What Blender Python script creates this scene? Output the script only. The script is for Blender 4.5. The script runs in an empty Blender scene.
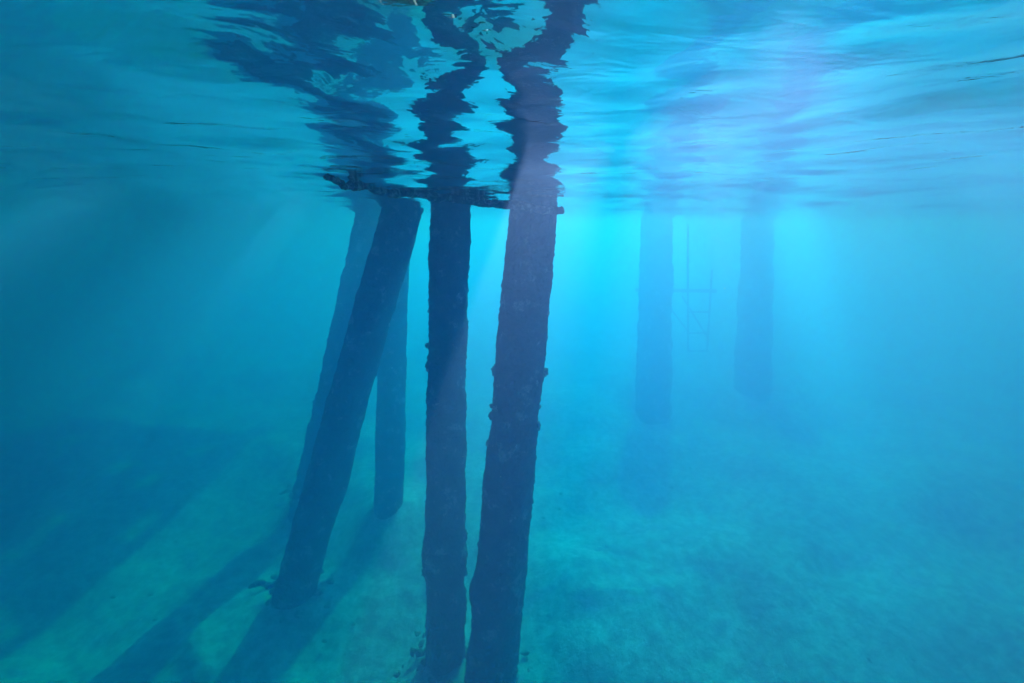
import bpy, math, random
import numpy as np
from mathutils import Vector, noise

random.seed(11)
rng = np.random.default_rng(7)
R = math.radians
scene = bpy.context.scene

# ------------------------------------------------------------------ camera
F_PX = 400.0                       # focal length in pixels of a 1024 px wide frame
PITCH = R(16.0)                    # camera looks slightly down
CAM = Vector((0.0, 0.0, -0.15))    # a hand's breadth under the surface
SEABED = -3.30
cam_d = bpy.data.cameras.new("camera")
cam = bpy.data.objects.new("camera", cam_d)
scene.collection.objects.link(cam)
scene.camera = cam
cam_d.sensor_width = 36.0
cam_d.lens = F_PX / 1024.0 * 36.0
cam_d.clip_start = 0.01
cam_d.clip_end = 600.0
cam.location = CAM
cam.rotation_euler = (R(90) - PITCH, 0, 0)

# ------------------------------------------------------------------ light
SUN_EL = R(40.0)                   # height of the sun as seen under water
SUN_AZ = R(17.0)                   # to the right of the view direction (+Y)
SUN_STRENGTH = 2.9
world = bpy.data.worlds.new("World")
scene.world = world
world.use_nodes = True
wn = world.node_tree
bg = wn.nodes["Background"]
sky = wn.nodes.new("ShaderNodeTexSky")
sky.sky_type = 'NISHITA'
sky.sun_disc = False
sky.sun_elevation = SUN_EL
sky.sun_rotation = SUN_AZ
wn.links.new(sky.outputs[0], bg.inputs[0])
bg.inputs[1].default_value = 0.15
sl = bpy.data.lights.new("sun", 'SUN')
sl.energy = SUN_STRENGTH
sl.angle = R(0.5)
sl.color = (1.0, 0.89, 0.87)
so = bpy.data.objects.new("sun", sl)
scene.collection.objects.link(so)
sd = Vector((math.sin(SUN_AZ) * math.cos(SUN_EL), math.cos(SUN_AZ) * math.cos(SUN_EL), math.sin(SUN_EL)))
so.rotation_euler = sd.to_track_quat('Z', 'Y').to_euler()
so.location = sd * 30

vs = scene.view_settings
scene.display_settings.display_device = 'sRGB'
vs.view_transform = 'Standard'
vs.look = 'None'
vs.exposure = 2.28
vs.gamma = 1.0
vs.use_curve_mapping = False
cy = scene.cycles
cy.use_denoising = True
try:
    cy.denoiser = 'OPENIMAGEDENOISE'
except Exception:
    pass
cy.max_bounces = 8
cy.diffuse_bounces = 2
cy.glossy_bounces = 3
cy.transmission_bounces = 4
cy.transparent_max_bounces = 8
cy.volume_bounces = 3
cy.sample_clamp_indirect = 4.0

# ------------------------------------------------------------------ helpers
def at(px, py, t):
    """point t metres in front of the lens plane, seen at photo pixel (px, py)"""
    dx = (px - 512.0) / F_PX
    dy = (341.5 - py) / F_PX
    f = Vector((0, math.cos(PITCH), -math.sin(PITCH)))
    u = Vector((0, math.sin(PITCH), math.cos(PITCH)))
    return CAM + (f + Vector((dx, 0, 0)) + u * dy) * t

def at_z(px, py, z):
    p = at(px, py, 1.0) - CAM
    return CAM + p * ((z - CAM.z) / p.z)

def link_mesh(name, verts, faces, mat=None, parent=None, smooth=True):
    me = bpy.data.meshes.new(name)
    me.from_pydata([tuple(v) for v in verts], [], faces)
    me.update()
    if smooth:
        me.polygons.foreach_set("use_smooth", [True] * len(me.polygons))
    if mat:
        me.materials.append(mat)
    o = bpy.data.objects.new(name, me)
    scene.collection.objects.link(o)
    if parent:
        o.parent = parent
        o.location = -parent.location if False else (0, 0, 0)
    return o

def grid_mesh(name, X, Y, Z, mat):
    ny, nx = X.shape
    me = bpy.data.meshes.new(name)
    co = np.stack([X, Y, Z], -1).reshape(-1, 3).astype(np.float32)
    me.vertices.add(len(co))
    me.vertices.foreach_set("co", co.ravel())
    i = np.arange(ny - 1)[:, None] * nx + np.arange(nx - 1)[None, :]
    q = np.stack([i, i + 1, i + nx + 1, i + nx], -1).reshape(-1, 4).astype(np.int32)
    me.loops.add(q.size)
    me.loops.foreach_set("vertex_index", q.ravel())
    me.polygons.add(len(q))
    me.polygons.foreach_set("loop_start", np.arange(0, q.size, 4, dtype=np.int32))
    me.polygons.foreach_set("loop_total", np.full(len(q), 4, dtype=np.int32))
    me.polygons.foreach_set("use_smooth", np.ones(len(q), dtype=bool))
    me.update(calc_edges=True)
    me.materials.append(mat)
    o = bpy.data.objects.new(name, me)
    scene.collection.objects.link(o)
    return o

def empty(name, loc, label=None, cat=None, group=None):
    o = bpy.data.objects.new(name, None)
    o.empty_display_size = 0.1
    scene.collection.objects.link(o)
    o.location = loc
    tag(o, label, cat, group)
    return o

def tag(o, label=None, cat=None, group=None, kind=None):
    if label: o["label"] = label
    if cat: o["category"] = cat
    if group: o["group"] = group
    if kind: o["kind"] = kind
    return o

def new_mat(name):
    m = bpy.data.materials.new(name)
    m.use_nodes = True
    nt = m.node_tree
    nt.nodes.clear()
    out = nt.nodes.new("ShaderNodeOutputMaterial")
    return m, nt, out

def nd(nt, typ, **kw):
    n = nt.nodes.new(typ)
    for k, v in kw.items():
        if k.startswith("i_"):
            n.inputs[k[2:].replace("_", " ")].default_value = v
        else:
            setattr(n, k, v)
    return n

def ramp(nt, stops):
    r = nt.nodes.new("ShaderNodeValToRGB")
    e = r.color_ramp.elements
    e[0].position, e[0].color = stops[0][0], (*stops[0][1], 1)
    e[1].position, e[1].color = stops[-1][0], (*stops[-1][1], 1)
    for p, c in stops[1:-1]:
        x = e.new(p); x.color = (*c, 1)
    return r

# ------------------------------------------------------------------ materials
def mat_water():
    """the sheet between water and air: mirrors at grazing angles, lets light
    through towards the zenith"""
    m, nt, out = new_mat("water_skin")
    L = nt.links.new
    geo = nd(nt, "ShaderNodeNewGeometry")
    mp = nd(nt, "ShaderNodeMapping")
    mp.inputs["Scale"].default_value = (1.0, 1.7, 1.0)
    mp.inputs["Rotation"].default_value = (0, 0, R(-12))
    L(geo.outputs["Position"], mp.inputs["Vector"])
    n1 = nd(nt, "ShaderNodeTexNoise", i_Scale=9.0, i_Detail=3.0, i_Roughness=0.5, i_Distortion=0.6)
    L(mp.outputs[0], n1.inputs["Vector"])
    n2 = nd(nt, "ShaderNodeTexNoise", i_Scale=30.0, i_Detail=3.0, i_Roughness=0.55, i_Distortion=0.4)
    L(mp.outputs[0], n2.inputs["Vector"])
    sm = nd(nt, "ShaderNodeMath", operation='MULTIPLY_ADD')
    sm.inputs[1].default_value = 0.13
    L(n2.outputs[0], sm.inputs[0]); L(n1.outputs[0], sm.inputs[2])
    b = nd(nt, "ShaderNodeBump", i_Strength=1.0, i_Distance=0.0045)
    L(sm.outputs[0], b.inputs["Height"])
    fr = nd(nt, "ShaderNodeFresnel", i_IOR=1.23)
    L(b.outputs[0], fr.inputs["Normal"])
    tr = nd(nt, "ShaderNodeBsdfTransparent")
    gl = nd(nt, "ShaderNodeBsdfGlossy", i_Roughness=0.02)
    gl.inputs["Color"].default_value = (1, 1, 1, 1)
    L(b.outputs[0], gl.inputs["Normal"])
    mx = nd(nt, "ShaderNodeMixShader")
    L(fr.outputs[0], mx.inputs[0]); L(tr.outputs[0], mx.inputs[1]); L(gl.outputs[0], mx.inputs[2])
    L(mx.outputs[0], out.inputs["Surface"])
    return m

def mat_sand():
    m, nt, out = new_mat("pale_sand")
    L = nt.links.new
    geo = nd(nt, "ShaderNodeNewGeometry")
    n1 = nd(nt, "ShaderNodeTexNoise", i_Scale=1.6, i_Detail=7.0, i_Roughness=0.62)
    n2 = nd(nt, "ShaderNodeTexNoise", i_Scale=11.0, i_Detail=6.0, i_Roughness=0.75)
    for n in (n1, n2): L(geo.outputs["Position"], n.inputs["Vector"])
    r1 = ramp(nt, [(0.34, (0.44, 0.39, 0.41)), (0.5, (0.56, 0.50, 0.52)), (0.66, (0.70, 0.63, 0.66))])
    r2 = ramp(nt, [(0.40, (0.30, 0.30, 0.30)), (0.60, (1, 1, 1))])
    L(n1.outputs[0], r1.inputs[0]); L(n2.outputs[0], r2.inputs[0])
    mu = nd(nt, "ShaderNodeMix", data_type='RGBA', blend_type='MULTIPLY')
    mu.inputs[0].default_value = 0.75
    L(r1.outputs[0], mu.inputs[6]); L(r2.outputs[0], mu.inputs[7])
    bp = nd(nt, "ShaderNodeBump", i_Strength=0.7, i_Distance=0.05)
    L(n2.outputs[0], bp.inputs["Height"])
    p = nd(nt, "ShaderNodeBsdfPrincipled", i_Roughness=0.95)
    p.inputs["Specular IOR Level"].default_value = 0.1
    L(mu.outputs[2], p.inputs["Base Color"]); L(bp.outputs[0], p.inputs["Normal"])
    L(p.outputs[0], out.inputs["Surface"])
    return m

def mat_crust(name, dark, mid, pale, cover=0.62, scale=9.0):
    m, nt, out = new_mat(name)
    L = nt.links.new
    tc = nd(nt, "ShaderNodeNewGeometry")
    n1 = nd(nt, "ShaderNodeTexNoise", i_Scale=scale, i_Detail=7.0, i_Roughness=0.65)
    n2 = nd(nt, "ShaderNodeTexNoise", i_Scale=scale * 6, i_Detail=4.0, i_Roughness=0.6)
    n3 = nd(nt, "ShaderNodeTexVoronoi", i_Scale=scale * 4.5)
    for n in (n1, n2, n3): L(tc.outputs["Position"], n.inputs["Vector"])
    r1 = ramp(nt, [(0.36, dark), (0.52, mid), (cover, mid), (cover + 0.06, pale)])
    L(n1.outputs[0], r1.inputs[0])
    r2 = ramp(nt, [(0.3, (0.45, 0.45, 0.45)), (0.7, (1.25, 1.25, 1.25))])
    L(n2.outputs[0], r2.inputs[0])
    mu = nd(nt, "ShaderNodeMix", data_type='RGBA', blend_type='MULTIPLY')
    mu.inputs[0].default_value = 1.0
    L(r1.outputs[0], mu.inputs[6]); L(r2.outputs[0], mu.inputs[7])
    add = nd(nt, "ShaderNodeMath", operation='ADD')
    L(n2.outputs[0], add.inputs[0]); L(n3.outputs["Distance"], add.inputs[1])
    bp = nd(nt, "ShaderNodeBump", i_Strength=0.9, i_Distance=0.02)
    L(add.outputs[0], bp.inputs["Height"])
    p = nd(nt, "ShaderNodeBsdfPrincipled", i_Roughness=0.85)
    p.inputs["Specular IOR Level"].default_value = 0.2
    L(mu.outputs[2], p.inputs["Base Color"]); L(bp.outputs[0], p.inputs["Normal"])
    L(p.outputs[0], out.inputs["Surface"])
    return m

WATER = mat_water()
SAND = mat_sand()
WOOD = mat_crust("weedy_wood", (0.016, 0.014, 0.012), (0.085, 0.060, 0.052), (0.36, 0.28, 0.25), 0.57, 8.0)
GROWTH = mat_crust("pale_growth", (0.08, 0.07, 0.055), (0.24, 0.22, 0.18), (0.55, 0.50, 0.44), 0.52, 26)
BARK = mat_crust("barnacled_bark", (0.10, 0.07, 0.06), (0.34, 0.22, 0.19), (0.70, 0.58, 0.52), 0.52, 34)
PLANK = mat_crust("weathered_plank", (0.06, 0.05, 0.04), (0.13, 0.11, 0.09), (0.22, 0.2, 0.17), 0.6, 4)
METAL = mat_crust("rusty_metal", (0.03, 0.025, 0.02), (0.08, 0.06, 0.05), (0.16, 0.14, 0.12), 0.6, 12)

# ------------------------------------------------------------------ the water body
def haze_box():
    x, y0, y1, z0, z1 = 70.0, -30.0, 130.0, SEABED - 1.6, 0.12
    v = [(-x, y0, z0), (x, y0, z0), (x, y1, z0), (-x, y1, z0), (-x, y0, z1), (x, y0, z1), (x, y1, z1), (-x, y1, z1)]
    f = [(0, 3, 2, 1), (4, 5, 6, 7), (0, 1, 5, 4), (1, 2, 6, 5), (2, 3, 7, 6), (3, 0, 4, 7)]
    m, nt, out = new_mat("blue_water")
    pv = nd(nt, "ShaderNodeVolumePrincipled")
    pv.inputs["Color"].default_value = (0.30, 0.168, 0.355, 1)
    pv.inputs["Absorption Color"].default_value = (1, 1, 1, 1)
    pv.inputs["Density"].default_value = 1.0
    pv.inputs["Anisotropy"].default_value = 0.62
    ab = nd(nt, "ShaderNodeVolumeAbsorption")          # water swallows red first, then green
    ab.inputs["Color"].default_value = (0.0, 0.912, 0.990, 1)
    ab.inputs["Density"].default_value = 1.0
    ad = nd(nt, "ShaderNodeAddShader")
    nt.links.new(pv.outputs[0], ad.inputs[0]); nt.links.new(ab.outputs[0], ad.inputs[1])
    nt.links.new(ad.outputs[0], out.inputs["Volume"])
    o = link_mesh("haze", v, f, m, smooth=False)
    tag(o, kind="stuff")
haze_box()

# ------------------------------------------------------------------ sea surface
def wave_height(X, Y):
    Z = np.zeros_like(X)
    r = np.random.default_rng(5)
    wind = R(70)
    for k in range(70):
        lam = 0.09 * (2.6 / 0.09) ** r.random()
        th = wind + r.normal(0, 0.62)
        amp = 0.0040 * lam ** 0.95 * (0.6 + 0.8 * r.random())
        if lam > 1.2: amp *= 0.55
        kx, ky = 2 * math.pi / lam * math.cos(th), 2 * math.pi / lam * math.sin(th)
        ph = r.random() * 2 * math.pi
        # groups of ripples come and go along the surface
        env = 0.65 + 0.35 * np.sin(kx * 0.17 * X - ky * 0.11 * Y + ph * 3)
        Z += amp * env * np.sin(kx * X + ky * Y + ph)
    # a steeper swell passing just ahead of the camera
    Z += 0.027 * np.sin(7.85 * (X - 0.5)) * np.exp(-((Y - 0.24) / 0.21) ** 2) * np.exp(-(X / 1.1) ** 2)
    return Z

def sea_surface():
    n = 900
    s = np.linspace(-1, 1, n)
    def warp(s, half, near):
        a = 5.2
        return half * np.sinh(a * s) / math.sinh(a)
    xs = warp(s, 60.0, 0)
    ys = warp(s, 60.0, 0) + 0.9
    X, Y = np.meshgrid(xs, ys)
    Z = wave_height(X, Y)
    D = np.hypot(X, Y - 0.9)
    Z *= 1.0 / (1.0 + (D / 14.0) ** 2)
    o = grid_mesh("water", X, Y, Z, WATER)
    tag(o, kind="structure")
sea_surface()

# ------------------------------------------------------------------ seabed
FEET = [(at_z(x, y, SEABED).x, at_z(x, y, SEABED).y, r) for x, y, r in
        ((490, 692, .19), (445, 664, .15), (292, 602, .165), (388, 530, .15), (312, 494, .2), (653, 410, .30), (752, 398, .31))]

def seabed():
    n = 420
    s = np.linspace(-1, 1, n)
    a = 4.0
    xs = 65.0 * np.sinh(a * s) / math.sinh(a)
    ys = 65.0 * np.sinh(a * s) / math.sinh(a) + 3.0
    ys = np.clip(ys, -28, 120)
    ys = np.linspace(0, 1, n) ** 2.2 * 125 - 6
    X, Y = np.meshgrid(xs, ys)
    Z = np.full_like(X, SEABED)
    r = np.random.default_rng(3)
    for k in range(50):
        lam = 0.35 * (5.0 / 0.35) ** r.random()
        th = r.random() * math.pi
        amp = 0.010 * lam ** 0.9
        kx, ky = 2 * math.pi / lam * math.cos(th), 2 * math.pi / lam * math.sin(th)
        Z += amp * np.sin(kx * X + ky * Y + r.random() * 6.28)
    for (bx, by, br) in FEET:            # sand heaped in a low ring round each foot
        d_ = np.hypot(X - bx, Y - by)
        Z += 0.10 * np.exp(-((d_ - br * 1.15) / 0.15) ** 2)
    o = grid_mesh("seabed", X, Y, Z, SAND)
    tag(o, kind="structure")
seabed()

# ------------------------------------------------------------------ pilings
def tube(path, radii, seg=40, rough=0.0, freq=6.0, seed=0.0, cap=True, bulges=()):
    """closed tube along path with noisy radius; returns verts, faces"""
    vs_, fs = [], []
    n = len(path)
    for i, p in enumerate(path):
        a = path[max(i - 1, 0)]; b = path[min(i + 1, n - 1)]
        d = (b - a).normalized()
        ref = Vector((1, 0, 0)) if abs(d.x) < 0.9 else Vector((0, 0, 1))
        u = d.cross(ref).normalized(); w = d.cross(u).normalized()
        for k in range(seg):
            ang = 2 * math.pi * k / seg
            q = u * math.cos(ang) + w * math.sin(ang)
            r0 = radii[i]
            pt = p + q * r0
            dr = 0.0
            if rough:
                sd_ = Vector((seed, seed * 0.7, 0))
                dr += rough * 0.9 * noise.noise(pt * freq * 0.33 + sd_)
                dr += rough * 0.7 * noise.noise(pt * freq + sd_)
                t2 = noise.noise(pt * freq * 3.2 + sd_)
                dr += rough * 0.8 * max(0.0, t2) ** 1.3
                dr += rough * 0.30 * noise.noise(pt * freq * 7.5 + sd_)
                t3 = noise.noise(pt * freq * 5.0 + sd_ * 2)
                dr += rough * 0.9 * max(0.0, t3 - 0.12)
            for (zc, hz, ac, amp) in bulges:
                g = math.exp(-((p.z - zc) / hz) ** 2)
                if ac is None:
                    dr += amp * g
                else:
                    dirn = Vector((math.cos(ac), math.sin(ac), 0))
                    dr += amp * g * max(0.0, q.dot(dirn)) ** 2
            vs_.append(p + q * (r0 + dr))
    for i in range(n - 1):
        for k in range(seg):
            k2 = (k + 1) % seg
            fs.append((i * seg + k, i * seg + k2, (i + 1) * seg + k2, (i + 1) * seg + k))
    if cap:
        fs.append(tuple(reversed(range(seg))))
        fs.append(tuple(range((n - 1) * seg, n * seg)))
    return vs_, fs

TOP_Z = 0.62       # underside of the pier's beams

def piling(top_px, base_px, t_top, r_top, r_base, label, group, seed, bulges=(), steps=170, seg=56, rough=0.012, clumps=0, bend=0.0):
    top_w = at(top_px[0], top_px[1], t_top)
    base = at_z(base_px[0], base_px[1], SEABED)
    d = (top_w - base)
    d = d / d.z
    p0 = base - d * 0.35                        # driven into the sand
    p1 = base + d * (TOP_Z - SEABED)
    root = empty("piling", base, label, "piling", group)
    path, rad = [], []
    for i in range(steps + 1):
        f = i / steps
        p = p0.lerp(p1, f)
        zf = (p.z - SEABED) / (-SEABED)
        b = math.sin(max(0, min(1, zf)) * math.pi) * bend
        p = p + Vector((b, 0, 0))
        path.append(p - base)
        rr = r_base + (r_top - r_base) * max(0.0, min(1.05, zf))
        rad.append(rr)
    bl = [(z - base.z, hz, ac, amp) for (z, hz, ac, amp) in bulges]
    v, f = tube(path, rad, seg, rough, 7.0, seed, True, bl)
    link_mesh("timber", v, f, WOOD, root)
    # marine growth, each clump a part of its own
    r = random.Random(int(seed * 10))
    for c in range(clumps):
        z = SEABED + (r.random() ** 1.3) * 2.7 + 0.1
        fz = z - base.z
        zf = fz / (-SEABED)
        rr = r_base + (r_top - r_base) * zf
        a = r.uniform(R(170), R(370))
        cen = d * fz + Vector((math.sin(zf * math.pi) * bend, 0, 0)) + Vector((math.cos(a), math.sin(a), 0)) * rr
        size = 0.009 + 0.014 * r.random() ** 2
        ns, nr = 16, 11
        sq = (0.9 + 0.5 * r.random(), 0.9 + 0.5 * r.random(), 0.9 + 1.3 * r.random())
        cv, cf = [], []
        for i in range(nr + 1):
            for k in range(ns):
                th = math.pi * i / nr; ph = 2 * math.pi * k / ns
                q = Vector((math.sin(th) * math.cos(ph) * sq[0], math.sin(th) * math.sin(ph) * sq[1], math.cos(th) * sq[2]))
                nz = 1 + 0.7 * noise.noise(q * 2.3 + Vector((c, seed, 0))) + 0.35 * noise.noise(q * 6 + Vector((c, seed, 0)))
                cv.append(cen + q * size * nz)
        for i in range(nr):
            for k in range(ns):
                k2 = (k + 1) % ns
                cf.append((i * ns + k, (i + 1) * ns + k, (i + 1) * ns + k2, i * ns + k2))
        link_mesh("marine_growth", cv, cf, GROWTH if r.random() < 0.35 else WOOD, root)
    return root

G = "timber pilings under the pier"
piling((534, 205), (490, 692), 2.50, 0.150, 0.176, "thickest, nearest piling with a knob and pale weed patches near its foot", G, 3.1,
       bulges=((-2.55, 0.10, R(200), 0.030), (-3.05, 0.10, R(180), 0.02)), clumps=40, rough=0.012, steps=460, seg=120)
piling((451, 205), (445, 664), 2.90, 0.140, 0.140, "upright ragged piling with a swollen ring, just left of the thickest piling", G, 8.4,
       bulges=((-2.50, 0.13, None, 0.026), (-2.85, 0.10, R(0), 0.025)), clumps=36, rough=0.014, steps=460, seg=110, bend=-0.012)
piling((403, 207), (292, 602), 3.30, 0.155, 0.165, "piling leaning strongly to the right, its foot far left on the sand", G, 14.9,
       bulges=((-2.3, 0.2, R(0), 0.02),), clumps=12, rough=0.012)
piling((396, 214), (388, 530), 4.30, 0.145, 0.150, "thin upright piling half hidden behind the leaning piling", G, 21.3, clumps=6, rough=0.014)
piling((374, 216), (312, 494), 4.90, 0.20, 0.20, "faint leaning piling behind and left of the strongly leaning one", G, 27.7, clumps=0, rough=0.025)
piling((657, 222), (653, 410), 8.30, 0.30, 0.30, "broad faint piling right of the nearest one, ladder beside it", G, 33.2, clumps=0, rough=0.035)
piling((758, 224), (752, 398), 9.4, 0.31, 0.31, "palest piling, farthest right, standing alone", G, 39.6, clumps=0, rough=0.035)

# ------------------------------------------------------------------ pier deck and added shade decks, overhead and unseen
def box_mesh(vs_, fs, lo, hi):
    o = len(vs_)
    for z in (lo[2], hi[2]):
        vs_ += [(lo[0], lo[1], z), (hi[0], lo[1], z), (hi[0], hi[1], z), (lo[0], hi[1], z)]
    fs += [tuple(o + i for i in q) for q in ((0, 3, 2, 1), (4, 5, 6, 7), (0, 1, 5, 4), (1, 2, 6, 5), (2, 3, 7, 6), (3, 0, 4, 7))]

GAPS = [(-0.95, 3.3, 0.20), (-1.55, 3.7, 0.23), (-2.15, 3.3, 0.20), (-2.9, 3.9, 0.26), (-3.6, 3.5, 0.24), (-4.4, 4.0, 0.28),
        (-1.2, 2.3, 0.16), (-1.9, 2.2, 0.16), (-2.7, 2.5, 0.2), (-5.3, 5.4, 0.4),
        (1.30, 1.50, 0.46), (0.573, 1.55, 0.07), (0.416, 1.99, 0.07), (0.9, 1.56, 0.09)]   # openings placed to let sun shafts and brighter patches into the water

def deck(name, ext, label, cat, holes, seed):
    x0, x1, y0, y1 = ext
    root = empty(name, (0, 0, TOP_Z), label, cat)
    r = random.Random(seed)
    v, f = [], []
    x = x0
    while x < x1:
        w = 0.14 + 0.01 * r.random()
        ya = y0 - 0.05 * r.random()
        yb = y1 + 0.05 * r.random()
        k = max(1, round((y1 - y0) / 0.45))
        for i in range(k):                       # boards left out in patches to let light shafts through
            a_, b_ = ya + (yb - ya) * i / k, ya + (yb - ya) * (i + 1) / k - 0.003
            if noise.noise(Vector((x * 1.5 + 3.3, i * 0.9, 2.2 + seed))) < holes and not any(
                    math.hypot(x + w / 2 - hx, (a_ + b_) / 2 - hy) < hr for hx, hy, hr in GAPS):
                box_mesh(v, f, (x, a_, 0.24), (x + w, b_, 0.28))
        x += w + 0.012
    link_mesh("planking", v, f, PLANK, root, smooth=False)
    for y in (y0 + 0.15, (y0 + y1) / 2, y1 - 0.15):
        v, f = [], []
        box_mesh(v, f, (x0, y - 0.05, 0.0), (x1, y + 0.05, 0.237))
        link_mesh("beam", v, f, PLANK, root, smooth=False)
deck("pier_deck", (-2.5, 1.95, -3.5, 4.4), "weathered plank deck of the pier carried by the pilings above the water", "pier", 0.44, 0)  # unseen; stretched back over the camera to shade the near water
deck("shade_platform", (-14.0, -2.52, -4.0, 10.5), "wide plank platform added out of view to darken the water on the left", "shade platform", 0.38, 1)  # added sunblock, never in view: keeps the left edge dark
deck("shade_deck", (1.97, 14.0, -3.5, 5.5), "plank jetty added out of view to darken the water on the right", "shade_deck", 0.40, 3)  # added sunblock, never in view: dims the right side

# ------------------------------------------------------------------ floating branch at the waterline
def branch():
    root = empty("floating_branch", at(440, 200, 2.3), "knobbly encrusted branch floating at the waterline across the pilings", "branch")
    o = root.location.copy()
    p = [at(325, 178, 1.20), at(345, 184, 1.28), at(375, 190, 1.52), at(410, 194, 1.78), at(450, 197, 1.93),
         at(490, 203, 2.06), at(525, 207, 2.13), at(563, 211, 2.2)]
    rr = [0.004, 0.008, 0.012, 0.016, 0.020, 0.022, 0.021, 0.019]
    path, rad = [], []
    for i in range(len(p) - 1):
        for k in range(22):
            f = k / 22
            path.append(p[i].lerp(p[i + 1], f) - o); rad.append(rr[i] + (rr[i + 1] - rr[i]) * f)
    path.append(p[-1] - o); rad.append(rr[-1])
    for i, q in enumerate(path):
        q.z += 0.004 * math.sin(i * 0.21) + 0.004 * noise.noise(Vector((i * 0.13, 0, 0)))
    v, f = tube(path, rad, 28, 0.009, 30.0, 5.0)
    link_mesh("stem", v, f, BARK, root)
    q0, q1 = at(448, 197, 1.9) - o, at(512, 196, 2.2) - o
    path = [q0.lerp(q1, i / 30) for i in range(31)]
    v, f = tube(path, [0.016 - 0.008 * i / 30 for i in range(31)], 14, 0.007, 26.0, 9.0)
    link_mesh("twig", v, f, BARK, root)
branch()

# ------------------------------------------------------------------ far ladder
def ladder():
    T = 8.8
    root = empty("ladder", at(700, 352, T), "faint swimming ladder with crossed braces hanging from a beam", "ladder")
    o = root.location.copy()
    def bar(name, a, b, r):
        pa, pb = at(a[0], a[1], T) - o, at(b[0], b[1], T) - o
        path = [pa.lerp(pb, i / 10) for i in range(11)]
        v, f = tube(path, [r] * 11, 12, 0.004, 10, a[0])
        link_mesh(name, v, f, METAL, root)
    bar("rail", (688, 224), (688, 352), 0.022); bar("rail", (712, 270), (707, 352), 0.022)
    for y in (312, 333, 351): bar("rung", (688, y), (709, y), 0.018)
    bar("brace", (664, 300), (690, 334), 0.016); bar("brace", (682, 296), (709, 340), 0.016)
    bar("beam", (636, 290), (716, 291), 0.04)
ladder()

# ------------------------------------------------------------------ drifting specks
def specks():
    r = random.Random(77)
    v, f = [], []
    for i in range(520):
        p = Vector((r.uniform(-3.2, 3.2), 0.7 + 3.2 * r.random(), -0.10 - 2.9 * r.random() ** 1.5))
        s_ = 0.0006 + 0.0012 * r.random() ** 3
        o = len(v)
        q = [Vector((1, 0, 0)), Vector((-1, 0, 0)), Vector((0, 1, 0)), Vector((0, -1, 0)), Vector((0, 0, 1)), Vector((0, 0, -1))]
        v += [p + a * s_ * r.uniform(0.6, 1.3) for a in q]
        f += [(o, o + 2, o + 4), (o + 2, o + 1, o + 4), (o + 1, o + 3, o + 4), (o + 3, o, o + 4),
              (o + 2, o, o + 5), (o + 1, o + 2, o + 5), (o + 3, o + 1, o + 5), (o, o + 3, o + 5)]
    m, nt, out = new_mat("pale_speck")
    p = nd(nt, "ShaderNodeBsdfPrincipled", i_Roughness=0.6)
    p.inputs["Base Color"].default_value = (0.75, 0.73, 0.68, 1)
    nt.links.new(p.outputs[0], out.inputs["Surface"])
    o = link_mesh("drifting_particles", v, f, m)
    tag(o, kind="stuff")
specks()

# ------------------------------------------------------------------ rubble and shells on the sand
def rubble():
    r = random.Random(31)
    v, f = [], []
    spots = []
    for (bx, by, br) in FEET[:5]:
        for i in range(46):
            a = r.random() * 6.283
            d = br * (0.95 + 1.5 * r.random() ** 2)
            spots.append((bx + math.cos(a) * d, by + math.sin(a) * d, 0.008 + 0.028 * r.random() ** 2))
    for i in range(420):
        spots.append((r.uniform(-4, 4), r.uniform(1.6, 6.5), 0.005 + 0.016 * r.random() ** 3))
    for (x, y, s_) in spots:
        o = len(v)
        ns, nr = 7, 5
        q3 = (r.uniform(0.7, 1.5), r.uniform(0.7, 1.5), r.uniform(0.4, 0.9))
        near = min(math.hypot(x - bx, y - by) - br for bx, by, br in FEET)
        zz = SEABED + (0.08 if near < 0.15 else 0.03 if near < 0.22 else 0.0)
        for i in range(nr + 1):
            for k in range(ns):
                th = math.pi * i / nr; ph = 2 * math.pi * k / ns
                q = Vector((math.sin(th) * math.cos(ph) * q3[0], math.sin(th) * math.sin(ph) * q3[1], math.cos(th) * q3[2]))
                v.append(Vector((x, y, zz)) + q * s_ * (1 + 0.8 * noise.noise(q * 1.7 + Vector((x * 9, y * 7, 0)))))
        for i in range(nr):
            for k in range(ns):
                k2 = (k + 1) % ns
                f.append((o + i * ns + k, o + (i + 1) * ns + k, o + (i + 1) * ns + k2, o + i * ns + k2))
    o = link_mesh("shell_rubble", v, f, GROWTH)
    tag(o, kind="stuff")
rubble()

def driftwood():
    root = empty("driftwood", at_z(266, 586, SEABED), "dark crooked stick lying on the sand left of the leaning piling's foot", "driftwood")
    o = root.location.copy()
    a, b = at_z(250, 588, SEABED + 0.05) - o, at_z(284, 580, SEABED + 0.12) - o
    path = [a.lerp(b, i / 24) + Vector((0, 0, 0.03 * math.sin(i * 0.3) + 0.02 * noise.noise(Vector((i * .4, 0, 0))))) for i in range(25)]
    v, f = tube(path, [0.012 + 0.014 * i / 24 for i in range(25)], 14, 0.008, 18, 2.0)
    link_mesh("stick", v, f, WOOD, root)
    c = path[12]
    path = [c.lerp(c + Vector((-0.06, 0.02, 0.04)), i / 10) for i in range(11)]
    v, f = tube(path, [0.010 - 0.006 * i / 10 for i in range(11)], 10, 0.004, 18, 6.0)
    link_mesh("twig", v, f, WOOD, root)
driftwood()
